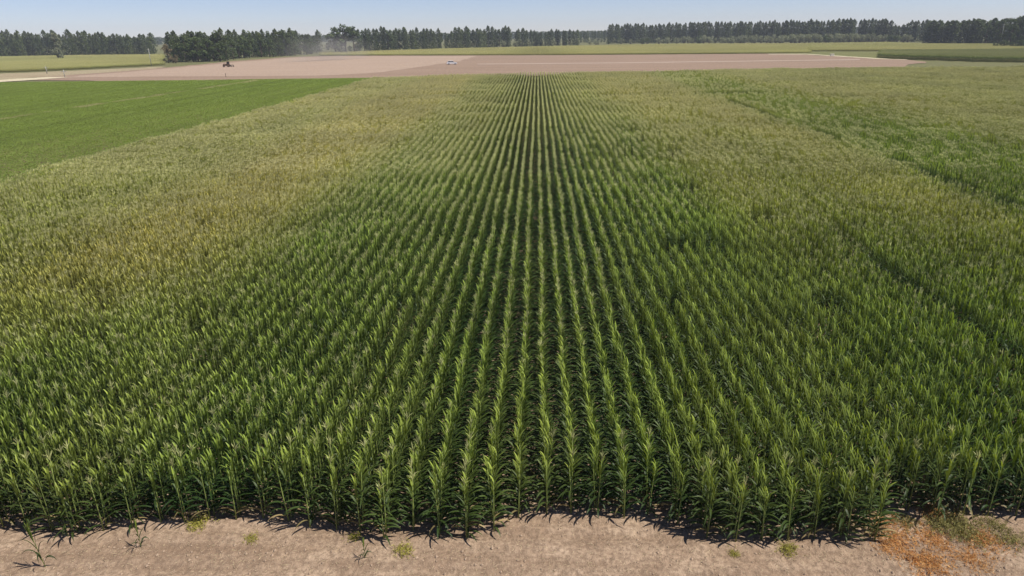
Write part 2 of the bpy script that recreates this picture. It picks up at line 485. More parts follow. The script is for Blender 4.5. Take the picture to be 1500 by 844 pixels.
def plant_look(pts, uneven=1.0):
    n = len(pts)
    x, y = pts[:, 0], pts[:, 1]
    ti = ripeness(x, y)
    hs = .90 + .22 * (fbm(x, y, 5, 71) - .5) + .16 * uneven * (fbm(x, y, 2.0, 73, 2) - .5) + rng.normal(0, .05 * uneven, n) - .25 * (rng.random(n) < .035 * uneven)
    va = np.clip(1.0 + rng.normal(0, .13 * uneven, n) + (fbm(x, y, 8, 81) - .5) * .35 + (fbm(x, y, 1.6, 83, 2) - .5) * .36 * uneven, .55, 1.6)
    return ti, hs, va

# prototypes: single plants (near), 1.1 m stretches of a row (far)
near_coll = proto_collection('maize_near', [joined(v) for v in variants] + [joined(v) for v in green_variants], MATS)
lowv = [maize_parts(500 + i, tassel=True, nleaf=12, seg=4) for i in range(5)]
for q in lowv:                                   # ripe tassels, fully shed and spread
    for nm, b in q:
        if nm == 'tassel':
            for v in b.v: v[:, :2] *= 1.25
lowg = [maize_parts(520 + i, tassel=False, nleaf=12, seg=4) for i in range(3)]
segs = []
for i in range(8):
    b = MB(); r = random.Random(900 + i)
    for j in range(7):
        s = r.uniform(.93, 1.07)
        M = Matrix.Translation((r.gauss(0, .03), -.47 + .157 * j + r.uniform(-.03, .03), 0)) @ Matrix.Rotation(r.choice((0, math.pi)) + r.gauss(0, .2), 4, 'Z') @ Matrix.Diagonal((.95, 1.1, s, 1))
        joined(r.choice(lowv if i < 5 else lowg), b, M)
    segs.append(b)
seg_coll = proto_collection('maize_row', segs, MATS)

ti, hs, va = plant_look(near_pts); n = len(near_pts)
tz = tasselled(near_pts[:, 0], near_pts[:, 1], rng.random(n))
pick = np.where(tz, rng.integers(0, NVAR, n), NVAR + rng.integers(0, 7, n))
w = rng.uniform(.80, 1.08, n); scl = np.stack([w, w, hs], 1)
zn = np.where(near_pts[:, 1] < 22, front_height(near_pts[:, 0], near_pts[:, 1]), -.01)
near_pts[:, 2] = zn
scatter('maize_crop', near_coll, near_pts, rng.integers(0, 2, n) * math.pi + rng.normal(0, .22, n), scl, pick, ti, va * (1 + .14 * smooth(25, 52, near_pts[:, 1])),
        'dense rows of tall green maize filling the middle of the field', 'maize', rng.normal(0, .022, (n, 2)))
ti, hs, va = plant_look(seg_pts, .4); n = len(seg_pts)
tz = tasselled(seg_pts[:, 0], seg_pts[:, 1], rng.random(n))
pick = np.where(tz, rng.integers(0, 5, n), 5 + rng.integers(0, 3, n))
scatter('maize_crop', seg_coll, seg_pts, rng.integers(0, 2, n) * math.pi, np.stack([np.ones(n), np.ones(n), hs], 1), pick, ti, va * 1.16,
        'far end of the maize field, yellow green rows running to bare earth', 'maize')

# the plants along the front edge, one by one
def part_meshes(parts, base):
    return [(nm, b.mesh('%s_%s' % (base, nm), MATS)) for nm, b in parts]
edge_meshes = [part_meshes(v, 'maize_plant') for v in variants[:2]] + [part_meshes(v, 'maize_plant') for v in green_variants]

def place_plant(meshes, name, loc, rz, scl, tint, val, label, cat, group, tilt=(0, 0)):
    root = link(name, None, None, loc)
    root.empty_display_size = .2
    root.rotation_euler = (tilt[0], tilt[1], rz); root.scale = scl
    tag(root, label, cat, group)
    for nm, me in meshes:
        c = bpy.data.objects.new(nm, me); COL.objects.link(c); c.parent = root
        c['tint'] = float(tint); c['val'] = float(val)
        if nm in ('twigs', 'foliage'): c['kind'] = 'stuff'          # countless tiny sprigs
    return root

front_recs.sort(key=lambda q: q[0])
NR = len(front_recs)
WHERE = ['front plant', 'second plant back', 'third plant back', 'fourth plant back', 'fifth plant back', 'sixth plant back', 'seventh plant back']
for i, (k, pts) in enumerate(front_recs):
    ti, hs, va = plant_look(pts)
    for j in range(len(pts)):
        if i < NR / 2: row = '%s maize row from the left' % ordinal(i + 1)
        else: row = '%s maize row from the right' % ordinal(NR - i)
        x, y = pts[j, 0], pts[j, 1]
        f = hs[j] * (1.0 if j else random.uniform(.86, 1.0))
        place_plant(edge_meshes[random.randrange(len(edge_meshes))], 'maize_plant', (x, y, float(front_height(x, y))), random.choice((0, math.pi)) + random.gauss(0, .25),
                    (random.uniform(.92, 1.1), random.uniform(.92, 1.1), f), ti[j], va[j],
                    '%s in the %s' % (WHERE[j], row) + (', beside the bare earth' if j == 0 else ''), 'maize plant', 'maize plants along the front edge of the field',
                    (random.gauss(0, .03), random.gauss(0, .03)))

# ------------------------------------------------------------------ low green crop on the left
def low_patch(seed, n=230, h=.5):
    r = random.Random(seed); b = MB()
    for i in range(n):
        x, y = r.uniform(-.62, .62), r.uniform(-.62, .62)
        z = h * r.uniform(.55, 1.0); a = r.uniform(0, 6.28); s = r.uniform(.045, .085)
        t = r.uniform(-.42, .42); u = r.uniform(-.42, .42)
        q = np.array([[-s, 0, 0], [0, -s * .7, 0], [s, 0, 0], [0, s * .7, 0]]) @ np.array(Euler((t, u, a)).to_matrix()).T + np.array([x, y, z])
        b.add(q, [(0, 1, 2, 3)], 0, age=z / h, pv=.3 + r.uniform(-.12, .12))
    return b
low_coll = proto_collection('low_crop', [low_patch(40 + i) for i in range(5)], [M_LOW])
x1 = XL - .7
gx, gy = np.meshgrid(np.arange(-230, x1, 1.12), np.arange(30, 200, 1.12))
pts = np.stack([gx.ravel(), gy.ravel(), np.zeros(gx.size)], 1)
lim = np.array([P(a, b, .45)[:2] for a, b in [(-300, 126), (0, 119.3), (60, 117.2), (110, 115.6), (250, 114.6), (400, 114.0), (545, 113.2)]])
pts = pts[pts[:, 1] < np.interp(pts[:, 0], lim[:, 0], lim[:, 1])]
pts = pts[keep_view(pts)]
pts[:, :2] += rng.uniform(-.12, .12, (len(pts), 2))
a, b = P(157, 151, .4), P(375, 118, .4)
d = np.array([b.x - a.x, b.y - a.y]); d /= np.hypot(*d)
off = (pts[:, 0] - a.x) * d[1] - (pts[:, 1] - a.y) * d[0]
line = (np.abs(off) < .9) & (fbm(pts[:, 0], pts[:, 1], 2.5, 15) > .40)
n = len(pts)
sheet('low_crop_soil', [(-240, 25), (x1 + .4, 25), (x1 + .4, 176), (-90, 176), (-240, 176)], -.03, plain('dark_field_soil', (.12, .09, .05), .95))
stripe = np.sin(pts[:, 0] * 2 * np.pi / 5.6) * .05 - .12 * (np.abs((pts[:, 0] + .9 * np.sin(pts[:, 1] * .05)) % 19.0 - 8) < .7)
scatter('low_green_crop', low_coll, pts, rng.integers(0, 4, n) * math.pi / 2, np.stack([np.ones(n), np.ones(n), .95 + .15 * fbm(pts[:, 0], pts[:, 1], 6, 25)], 1), rng.integers(0, 5, n),
        np.clip(line * .95 + (fbm(pts[:, 0], pts[:, 1], 18, 35) - .5) * .22, 0, 1), 1.0 + (fbm(pts[:, 0], pts[:, 1], 9, 45) - .5) * .16 + stripe,
        'smooth bright green low crop field left of the tall maize', 'crop field')

# ------------------------------------------------------------------ fields far behind
def far_patch(seed, tass=True):
    r = random.Random(seed); b = MB()
    for i in range(5):
        for j in range(9):
            M = Matrix.Translation((-1.3 + .65 * i + r.gauss(0, .05), -1.2 + .3 * j + r.gauss(0, .06), 0)) @ Matrix.Rotation(r.uniform(0, 6.28), 4, 'Z') @ Matrix.Diagonal((1.3, 1.3, r.uniform(.88, 1.1), 1))
            joined(farp[r.randrange(len(farp))], b, M)
    return b
farp = [maize_parts(700 + i, tassel=True, nleaf=7, seg=3) for i in range(4)]
far_coll = proto_collection('maize_far', [far_patch(60 + i) for i in range(4)], MATS)

def inside(poly, x, y):
    r = np.zeros(len(x), bool); j = len(poly) - 1
    for i in range(len(poly)):
        xi, yi, xj, yj = poly[i][0], poly[i][1], poly[j][0], poly[j][1]
        c = ((yi > y) != (yj > y)) & (x < (xj - xi) * (y - yi) / (yj - yi + 1e-9) + xi)
        r ^= c; j = i
    return r
def far_field(name, poly_px, tint, label, zs=1.0, seed=1, val=1.15):
    poly = px_poly(poly_px)
    xs_, ys_ = [p.x for p in poly], [p.y for p in poly]
    gx, gy = np.meshgrid(np.arange(min(xs_), max(xs_), 3.25), np.arange(min(ys_), max(ys_), 2.75))
    q = np.stack([gx.ravel(), gy.ravel(), np.zeros(gx.size)], 1)
    q = q[inside(poly, q[:, 0], q[:, 1])]; q = q[keep_view(q, 120)]
    n = len(q)
    t = np.clip(tint + (fbm(q[:, 0], q[:, 1], 60, seed) - .5) * .5 + (fbm(q[:, 0] * .2, q[:, 1], 22, seed + 9) - .5) * .35, 0, .95)
    return scatter(name, far_coll, q, rng.integers(0, 2, n) * math.pi, np.stack([np.ones(n), np.ones(n), zs * (.92 + .16 * fbm(q[:, 0], q[:, 1], 25, seed + 3))], 1),
                   rng.integers(0, 4, n), t, val * (1 + (fbm(q[:, 0], q[:, 1], 40, seed + 5) - .5) * .25), label, 'maize')
far_field('far_crop_field', [(470, 81.6), (800, 80.8), (1150, 78.4), (1185, 78.2), (1185, 65.0), (1000, 65.2), (800, 68.8), (640, 72.8), (520, 76.6), (470, 77.5)], .80, 'yellow green crop field beyond the bare pink soil, before the poplars', zs=.42, seed=110)
far_field('far_crop_field', [(1187, 75.2), (1290, 75.0), (1700, 74.0), (1700, 66), (1350, 65.8), (1300, 63.2), (1187, 64.8)], .72, 'olive crop field stretching before the right wood', zs=.5, seed=120)
sheet('pale_verge', px_poly([(1150, 78.6), (1187, 75.6), (1290, 75.6), (1310, 86), (1290, 86)]), .02, soil_mat('pale_grass', (.16, .165, .055), (.19, .185, .065), (.14, .145, .05), .02, 1.5, .5))
far_field('right_maize_field', [(1290, 86.0), (1430, 90.5), (1700, 95), (1700, 77), (1500, 77.5), (1290, 79)], .14, 'maize block with a dark shaded front edge at far right', zs=1.0, seed=130, val=.9)
far_field('left_crop_field', [(-150, 110), (40, 105.0), (130, 100.8), (238, 95.5), (238, 81.2), (120, 82.6), (-150, 87)], .70, 'yellowish crop field behind the stubble at far left', zs=.50, seed=140)

# ------------------------------------------------------------------ trees
M_BARK = plain('poplar_bark', (.26, .24, .20), .9, .3, 2)
M_BARKD = plain('brown_bark', (.11, .075, .05), .9, .3, 2)
def crown_mat(name, a, b, trans=.22):
    return leaf_mat(name, a, b, (.16, .15, .08), trans=trans, rough=.6, spec=.2, tcol=(1.1, 1.1, .6))
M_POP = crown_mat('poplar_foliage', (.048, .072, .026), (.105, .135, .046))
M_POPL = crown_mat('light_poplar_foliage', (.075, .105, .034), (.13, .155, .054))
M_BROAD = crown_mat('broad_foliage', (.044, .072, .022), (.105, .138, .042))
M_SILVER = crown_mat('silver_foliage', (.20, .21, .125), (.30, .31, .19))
M_DRY = crown_mat('dry_foliage', (.15, .115, .06), (.21, .17, .09))

def leaf_quad(b, p, s, r, age, pv, asp=.62):
    q = np.array([[-s, 0, 0], [0, -s * asp, 0], [s, 0, 0], [0, s * asp, 0]]) @ np.array(Euler((r.uniform(-1.3, 1.3), r.uniform(-1.3, 1.3), r.uniform(0, 6.28))).to_matrix()).T + np.array(p)
    b.add(q, [(0, 1, 2, 3)], 0, age=age, pv=.3 + pv)

def make_tree(seed, kind):
    """unit tree of height 1: (trunk mesh builder, crown mesh builder)"""
    r = random.Random(seed); tr, cr = MB(), MB()
    if kind == 'poplar':
        w = r.uniform(.11, .165); n = 1150
        tr.tube([(0, 0, -.01), (.004, 0, .3), (-.004, .003, .65), (0, 0, .93)], [.012, .010, .006, .002], 5, 0)
        lean = [(r.uniform(0, 6.28), r.uniform(.7, 1.25)) for _ in range(9)]
        for i in range(12):
            f = r.random(); z = .08 + .75 * f; a = r.uniform(0, 6.28); rad = w * (1 - .6 * f)
            tr.tube([(0, 0, z - .03), (math.cos(a) * rad * .6, math.sin(a) * rad * .6, z + .05), (math.cos(a) * rad, math.sin(a) * rad, z + .13)], [.004, .003, .001], 3, 0, False)
        for i in range(n):
            z = r.random() ** .9; a = r.uniform(0, 6.28)
            prof = min(1, .85 + z * 1.2) * (1 - z ** 6.0) ** .75 + .02
            bump = lean[int(z * 8.99)]; k = r.random() ** .45
            bulge = 1 + .35 * math.cos(a - bump[0]) * (bump[1] - .4) + .25 * math.sin(5 * a + 17 * z)
            rad = w * prof * bulge * k
            leaf_quad(cr, (math.cos(a) * rad, math.sin(a) * rad, .01 + z * .97 + r.gauss(0, .012)), r.uniform(.014, .034), r, max(0, min(1, .25 + .5 * k * z + .3 * math.sin(3 * a + 30 * z))), r.uniform(-.15, .15))  # paler outwards and upwards, in ripples
        for i in range(9): leaf_quad(cr, (r.gauss(0, .010), r.gauss(0, .010), .93 + .07 * r.random()), .012, r, .8, 0)
    elif kind == 'broad':
        n = 1250; lobes = []
        tr.tube([(0, 0, -.01), (.01, 0, .2), (0, .01, .5), (.01, 0, .8)], [.024, .019, .012, .003], 6, 0)
        for i in range(24):
            f = r.random(); a = r.uniform(0, 6.28); z = .12 + .76 * f
            rad = .27 * math.sin(math.pi * min(1, .30 + .62 * f)) * r.uniform(.3, 1.05)
            c = (math.cos(a) * rad, math.sin(a) * rad, z); lobes.append((c, r.uniform(.06, .12)))
            tr.tube([(0, 0, max(.12, z - .18)), (c[0] * .5, c[1] * .5, z - .06), c], [.009, .006, .002], 3, 0, False)
        lobes.append(((r.uniform(-.04, .04), 0, .85), .10))
        for i in range(n):
            c, s = lobes[r.randrange(len(lobes))]
            d = Vector((r.gauss(0, 1), r.gauss(0, 1), r.gauss(0, 1))).normalized() * s * r.random() ** .4
            p = (c[0] + d.x, c[1] + d.y, c[2] + d.z * .9)
            leaf_quad(cr, p, r.uniform(.018, .038), r, max(0, min(1, .5 + d.z / s * .5)), r.uniform(-.15, .15))  # paler towards the top of each lobe
    else:                                            # bush: wide, to the ground
        n = 950; lobes = []
        for i in range(12):
            a = r.uniform(0, 6.28); rad = r.uniform(.05, .62); z = r.uniform(.2, .82) * (1 - .35 * rad)
            c = (math.cos(a) * rad, math.sin(a) * rad, z); lobes.append((c, r.uniform(.16, .28)))
            tr.tube([(0, 0, -.01), (c[0] * .6, c[1] * .6, z * .5), c], [.03, .02, .008], 3, 0, False)
        for i in range(n):
            c, s = lobes[r.randrange(len(lobes))]
            d = Vector((r.gauss(0, 1), r.gauss(0, 1), r.gauss(0, 1))).normalized() * s * r.random() ** .4
            p = (c[0] + d.x, c[1] + d.y, max(.02, c[2] + d.z))
            leaf_quad(cr, p, r.uniform(.03, .06), r, max(0, min(1, .5 + d.z / s * .5)), r.uniform(-.15, .15))  # each lobe darker towards its bottom
    return tr, cr

def tree_set(kind, n, mats, seed, bark):
    out = []
    for i in range(n):
        tr, cr = make_tree(seed + i, kind)
        tm = tr.mesh(kind + '_trunk', [bark])
        out.append((tm, [cr.mesh('%s_crown' % kind, [m]) for m in mats]))
    return out
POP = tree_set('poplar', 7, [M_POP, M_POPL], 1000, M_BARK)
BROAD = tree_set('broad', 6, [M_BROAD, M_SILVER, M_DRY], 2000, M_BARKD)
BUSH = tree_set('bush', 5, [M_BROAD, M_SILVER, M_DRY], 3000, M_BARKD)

def put_tree(name, sets, ci, px, base, top, label, cat, group=None, wide=1.0, tint=0.0, val=1.0):
    p = P(px, base)
    h = CAMH * (base - top) / (base - hor(px))
    tm, crs = random.choice(sets)
    root = link(name, None, None, p); tag(root, label, cat, group)
    root.rotation_euler[2] = random.uniform(0, 6.28)
    root.scale = (h * wide, h * wide, h)
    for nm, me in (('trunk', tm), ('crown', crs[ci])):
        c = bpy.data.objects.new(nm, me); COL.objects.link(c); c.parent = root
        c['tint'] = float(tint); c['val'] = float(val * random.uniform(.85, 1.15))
    return root

def belt(xs, base_f, top_f, where, group, kinds=((POP, 0, 'poplar_tree', 'dark green poplar', 'poplar', 1.0),), jitter=3.0, depth=1.2, val=1.0):
    """one visible line of trees; labels count from the left"""
    for i, x in enumerate(xs):
        k = random.choices(kinds, [q[6] if len(q) > 6 else 1 for q in kinds])[0]
        b = base_f(x) - random.random() * depth
        t = top_f(x) + random.uniform(-jitter, jitter)
        put_tree(k[2], k[0], k[1], x, b, t, '%s, %s from left in %s' % (k[3], ordinal(i + 1), where), 'tree', group, k[5] * random.uniform(.85, 1.2), val=val)

def lin(*pts):
    a = np.array(pts, float); return lambda x: float(np.interp(x, a[:, 0], a[:, 1]))
def steps(a, b, d, j=.3):
    out, x = [], a
    while x < b: out.append(x + random.uniform(-j, j) * d); x += d * random.uniform(.8, 1.2)
    return out

PD = (POP, 0, 'poplar_tree', 'dark green poplar', 'poplar', 1.0, 3)
PL = (POP, 1, 'poplar_tree', 'light green poplar', 'poplar', 1.0, 2)
BD = (BROAD, 0, 'broadleaf_tree', 'dark broad crowned tree', 'tree', .8, 2)
belt(steps(-30, 222, 5.2), lin((-40, 84.5), (60, 82.5), (230, 80)), lin((-40, 46), (100, 47), (125, 46), (150, 50), (215, 52)), 'belt behind yellowish left field', 'poplar belt at far left',
     (PD, PL), 4.0, .8)
put_tree('poplar_tree', POP, 0, 225, 78.5, 47.5, 'single dark poplar standing at the right end of the left belt', 'tree', wide=1.4)
belt(steps(254, 470, 5.6), lin((250, 91), (330, 89.5), (352, 85), (420, 82), (470, 77.5)), lin((250, 50), (290, 49), (320, 45), (400, 44), (470, 47)), 'dense grove behind the tractor', 'dense grove left of centre',
     ((POP, 0, 'poplar_tree', 'dark green poplar', 'poplar', 1.1, 3), (POP, 1, 'poplar_tree', 'light green poplar', 'poplar', 1.1, 1), BD), 5.0, 1.5)
belt(steps(258, 465, 8.0), lin((250, 91.5), (330, 90), (352, 85.5), (420, 82.5), (470, 78)), lin((250, 58), (470, 56)), 'lower front of the dense grove', 'dense grove left of centre',
     (BD, (BROAD, 0, 'broadleaf_tree', 'dark broad crowned tree', 'tree', 1.2, 1)), 6.0, .3)
for i, (x, t, w) in enumerate([(492, 38, 1.0), (507, 32, 1.1), (519, 35, .9)]):
    put_tree('broadleaf_tree', BROAD, 0, x, 77.5, t, ['left', 'tallest middle', 'right'][i] + ' of three tall broad trees rising above the belt by the dust', 'tree', 'tall trees by the dust', w * 1.3)
belt(steps(528, 752, 5.2), lin((520, 76.3), (640, 72.3), (760, 69)), lin((520, 41), (600, 42), (640, 45), (660, 44), (680, 40), (760, 41)), 'belt above the white car', 'tree belt at centre left',
     (PD, PL, (BROAD, 0, 'broadleaf_tree', 'dark broad crowned tree', 'tree', .7, 1)), 3.5, .8)
belt(steps(756, 848, 4.8), lin((750, 69), (850, 66.8)), lin((750, 42), (775, 43), (790, 47), (812, 42), (850, 45)), 'belt left of the centre gap', 'tree belt at centre', (PD, PL), 2.5, .6, .9)
belt(steps(850, 892, 5.0), lin((850, 63), (892, 62)), lin((850, 45.5), (892, 44.5)), 'far trees in the centre gap', 'far trees in the gap', (PD, PL), 1.2, .6, 1.1)
belt(steps(893, 1252, 4.1), lin((890, 64), (1050, 62.6), (1255, 61.5)), lin((890, 36.5), (1000, 34), (1150, 31), (1215, 28.5), (1250, 28)), 'long tall belt behind the bushes', 'long right poplar belt', (PD, PD, PL), 2.0, .8, .9)
belt(steps(1256, 1300, 4.2), lin((1250, 61.5), (1300, 61.5)), lin((1250, 28), (1296, 28.5)), 'short clump after the long belt', 'short poplar clump', (PD,), 2.0, .5, .85)
belt(steps(1302, 1360, 5.5), lin((1300, 61.5), (1360, 61.5)), lin((1300, 37), (1318, 36), (1330, 31), (1360, 29)), 'lower stretch left of right wood', 'trees left of right wood', (PD, BD), 1.8, .5, .95)
belt(steps(1358, 1540, 5.6), lin((1350, 64.3), (1450, 65.5), (1540, 69)), lin((1350, 29), (1420, 29), (1465, 27), (1485, 23.5), (1540, 22)), 'broad wood at far right', 'broad wood at far right',
     (BD, (POP, 0, 'poplar_tree', 'dark green poplar', 'poplar', 1.7, 2)), 1.8, 1.2)
SB = (BUSH, 1, 'silvery_bush', 'silvery grey green bush', 'bush', .8, 3)
GB = (BUSH, 0, 'green_bush', 'dark green bush', 'bush', .8, 1)
def bushes(xs, base_f, top_f, where, group, kinds, depth=.6):
    for i, x in enumerate(xs):
        k = random.choices(kinds, [q[6] for q in kinds])[0]
        b = base_f(x) - random.random() * depth
        put_tree(k[2], k[0], k[1], x, b, top_f(x) + random.uniform(-2.2, 2.2), '%s, %s from the left %s' % (k[3], ordinal(i + 1), where), 'bush', group, k[5] * random.uniform(.8, 1.2))
bushes(steps(740, 990, 15), lin((740, 69.6), (890, 65.2), (990, 64.6)), lin((740, 60), (990, 54.5)), 'under the centre belt', 'bushes under the centre belt', (SB, GB))
bushes(steps(992, 1330, 7.5), lin((990, 64.6), (1180, 63.3), (1300, 62.6)), lin((990, 53), (1060, 52), (1150, 49), (1250, 47), (1300, 50)), 'along the foot of the long right belt', 'bushes along the right belt', (SB, SB, GB))
bushes(steps(1456, 1530, 12), lin((1450, 70), (1530, 71)), lin((1450, 63), (1480, 58), (1530, 55)), 'in the dark scrub before the right wood', 'dark scrub at far right', ((BUSH, 0, 'green_bush', 'dark green bush', 'bush', .9, 1),))
put_tree('silvery_tree', BROAD, 1, 86, 87.5, 46, 'lone silvery grey tree with brown trunk in the left field', 'tree', wide=.85)
put_tree('dry_tree', BROAD, 2, 247, 92, 62, 'brownish half dry tree at the left end of the grove', 'tree', wide=1.0)
put_tree('dry_bush', BUSH, 2, 258, 92.5, 78, 'pale dry bush at the foot of the half dry tree', 'bush', wide=.7)

# far wood on the horizon: one mass
def far_wood(name, x0, x1, base, top_f, label, val, seed):
    r = random.Random(seed); b = MB()
    mb_pts = []
    x = x0
    while x < x1:
        bb = hor(x) + base + r.uniform(-.6, .6)
        p = P(x, bb); h = CAMH * (bb - top_f(x) + r.uniform(-.8, .8)) / (bb - hor(x))
        mb_pts.append((p.x, p.y, 0, h)); x += r.uniform(1.6, 2.8)
    pts = np.array([q[:3] for q in mb_pts]); hh = np.array([q[3] for q in mb_pts]); n = len(pts)
    c = bpy.data.collections.new(name + '_kinds')
    for i, (tm, crs) in enumerate(BROAD[:4]):
        o = bpy.data.objects.new('%s_%d' % (name, i), crs[0]); c.objects.link(o)
    scatter(name, c, pts, rng.uniform(0, 6.28, n), np.stack([hh * 1.3, hh * 1.3, hh], 1), rng.integers(0, 4, n), np.zeros(n), np.full(n, val), label, 'wood')
far_wood('distant_wood', -100, 1600, 9.0, lambda x: hor(x) - 3.2, 'hazy far wood showing on the horizon through gaps in the belts', 1.0, 5)

# ------------------------------------------------------------------ poles
M_CONC = plain('concrete', (.36, .35, .32), .85, .15, 4)
M_STEEL = plain('galvanised_steel', (.35, .36, .37), .5, .1, 4, .5)
def pole(px, base, top, label):
    p = P(px, base); h = CAMH * (base - top) / (base - hor(px))
    root = link('utility_pole', None, None, p); tag(root, label, 'utility pole', 'utility poles')
    b = MB(); b.tube([(0, 0, -.2), (0, 0, h)], [.15, .10], 8); link('shaft', b.mesh('pole_shaft', [M_CONC]), root)
    b = MB(); b.box((0, 0, h - .6), (1.9, .10, .12)); link('crossarm', b.mesh('pole_crossarm', [M_STEEL], False), root)
    for s in (-.85, 0, .85):
        b = MB(); b.tube([(s, 0, h - .5), (s, 0, h - .3)], [.06, .04], 6); link('insulator', b.mesh('pole_insulator', [M_CONC]), root)
pole(222, 97, 71, 'pale concrete pole before the single dark poplar')
pole(1311, 60, 36, 'pale concrete pole in the gap beside the right wood')
pole(1464.5, 66, 35, 'grey concrete pole against the right wood')
pole(69, 108, 97, 'short pale pole at the edge of the left field')
pole(95, 113, 102, 'short pale pole on the sandy bank at left')
b = MB(); p = P(331, 113)
b.tube([(0, 0, -.1), (0, 0, .9)], [.08, .07], 6); b.box((0, 0, .96), (.3, .3, .12))
tag(link('marker_post', b.mesh('marker_post', [plain('dark_wood', (.10, .08, .06))]), None, p), 'small dark post at the far edge of the low green crop', 'post')
b = MB(); b.box((0, 0, .35), (1.5, 1.1, .8), taper=.85); b.box((0, 0, .83), (1.6, 1.2, .14))
tag(link('concrete_well', b.mesh('concrete_well', [plain('white_concrete', (.72, .69, .62))], False), None, P(1219, 82)), 'small pale concrete block on the verge of the bare field', 'block')

# ------------------------------------------------------------------ tractor and car
def wheel(parent, c, rad, w, tyre_m, rim_m, axis='Y'):
    b = MB(); prof = [(rad * .62, -w / 2), (rad * .95, -w / 2), (rad, -w * .36), (rad, w * .36), (rad * .95, w / 2), (rad * .62, w / 2)]
    n = 20; vs_, fs = [], []
    for i in range(n):
        a = 2 * math.pi * i / n
        for (rr, y) in prof: vs_.append((math.cos(a) * rr, y, math.sin(a) * rr))
    m = len(prof)
    for i in range(n):
        for j in range(m):
            fs.append((i * m + j, i * m + (j + 1) % m, ((i + 1) % n) * m + (j + 1) % m, ((i + 1) % n) * m + j))
    b.add(vs_, fs)
    wroot = link('wheel', None, parent, c)
    link('tyre', b.mesh('tyre', [tyre_m]), wroot)
    b = MB(); b.tube([(0, -w * .3, 0), (0, w * .3, 0)], [rad * .63] * 2, 16); b.tube([(0, -w * .4, 0), (0, w * .4, 0)], [rad * .18] * 2, 8)
    link('rim', b.mesh('rim', [rim_m], False), wroot)

M_TYRE = plain('tyre_rubber', (.03, .028, .026), .85)
M_GLASS = plain('dark_glass', (.02, .02, .022), .4, .1, 2, .2)
M_TRAC = plain('dusty_tractor_paint', (.15, .085, .05), .5)
M_DARKM = plain('dusty_dark_metal', (.10, .08, .065), .7)
M_WHITE = plain('white_car_paint', (.80, .80, .80), .3, .03, 2, .5)
M_RIM = plain('rim_metal', (.4, .4, .4), .4, .1, 3, .5)
t = link('tractor', None, None, P(333, 98.3)); t.rotation_euler[2] = math.radians(205); t.scale = (.85, .85, .85)
tag(t, 'dusty dark tractor working on the pale soil before the grove', 'tractor')
b = MB(); b.box((.95, 0, 1.15), (1.7, .75, .7), taper=.94); b.box((1.83, 0, 1.1), (.10, .6, .5)); link('hood', b.mesh('hood', [M_TRAC], False), t)
b = MB(); b.box((.3, 0, .75), (3.2, .5, .36)); link('chassis', b.mesh('chassis', [M_DARKM], False), t)
cab = MB(); cab.box((-.55, 0, 1.2), (1.3, 1.15, .7))
for sx in (-1.15, .05):
    for sy in (-.55, .55): cab.box((sx, sy, 2.0), (.08, .08, .98))
cab_o = link('cab', cab.mesh('cab', [M_TRAC], False), t)
b = MB(); b.box((-.55, 0, 2.0), (1.16, 1.04, .86)); link('window', b.mesh('window', [M_GLASS], False), cab_o)
b = MB(); b.box((-.55, 0, 2.55), (1.5, 1.35, .14), taper=.92); link('roof', b.mesh('roof', [M_TRAC], False), cab_o)
for sy in (-1, 1):
    b = MB(); pts_ = [(-.55 + .95 * math.cos(a), sy * .83, .85 + .95 * math.sin(a)) for a in np.linspace(.3, 2.8, 7)]
    for q0, q1 in zip(pts_[:-1], pts_[1:]): b.add([(q0[0], q0[1] - .24, q0[2]), (q1[0], q1[1] - .24, q1[2]), (q1[0], q1[1] + .24, q1[2]), (q0[0], q0[1] + .24, q0[2])], [(0, 1, 2, 3)])
    link('mudguard', b.mesh('mudguard', [M_TRAC]), t)
    wheel(t, (-.55, sy * .83, .85), .85, .44, M_TYRE, M_TRAC)
    wheel(t, (1.5, sy * .72, .55), .55, .30, M_TYRE, M_TRAC)
b = MB(); b.tube([(1.2, .25, 1.45), (1.2, .25, 2.3)], [.05, .05], 6); link('exhaust', b.mesh('exhaust', [M_DARKM]), t)
hrw = link('disc_harrow', None, None, P(337.5, 98.0)); hrw.rotation_euler[2] = math.radians(205)
tag(hrw, 'low dark disc harrow drawn behind the tractor', 'harrow')
b = MB(); b.box((-.3, 0, .72), (.12, 2.6, .12)); b.box((-1.2, 0, .72), (.12, 2.6, .12)); b.box((-.75, -.9, .76), (1.0, .1, .1)); b.box((-.75, .9, .76), (1.0, .1, .1)); b.box((.3, 0, .70), (1.2, .12, .12))
link('frame', b.mesh('frame', [M_DARKM], False), hrw)
for row, xx in enumerate((-.3, -1.2)):
    for kk in range(9):
        b = MB(); yy = -1.2 + .3 * kk
        b.tube([(xx, yy - .012, .30), (xx, yy + .012, .30)], [.31, .31], 12); b.box((xx, yy, .52), (.05, .05, .32))
        link('disc', b.mesh('disc', [M_DARKM], False), hrw)

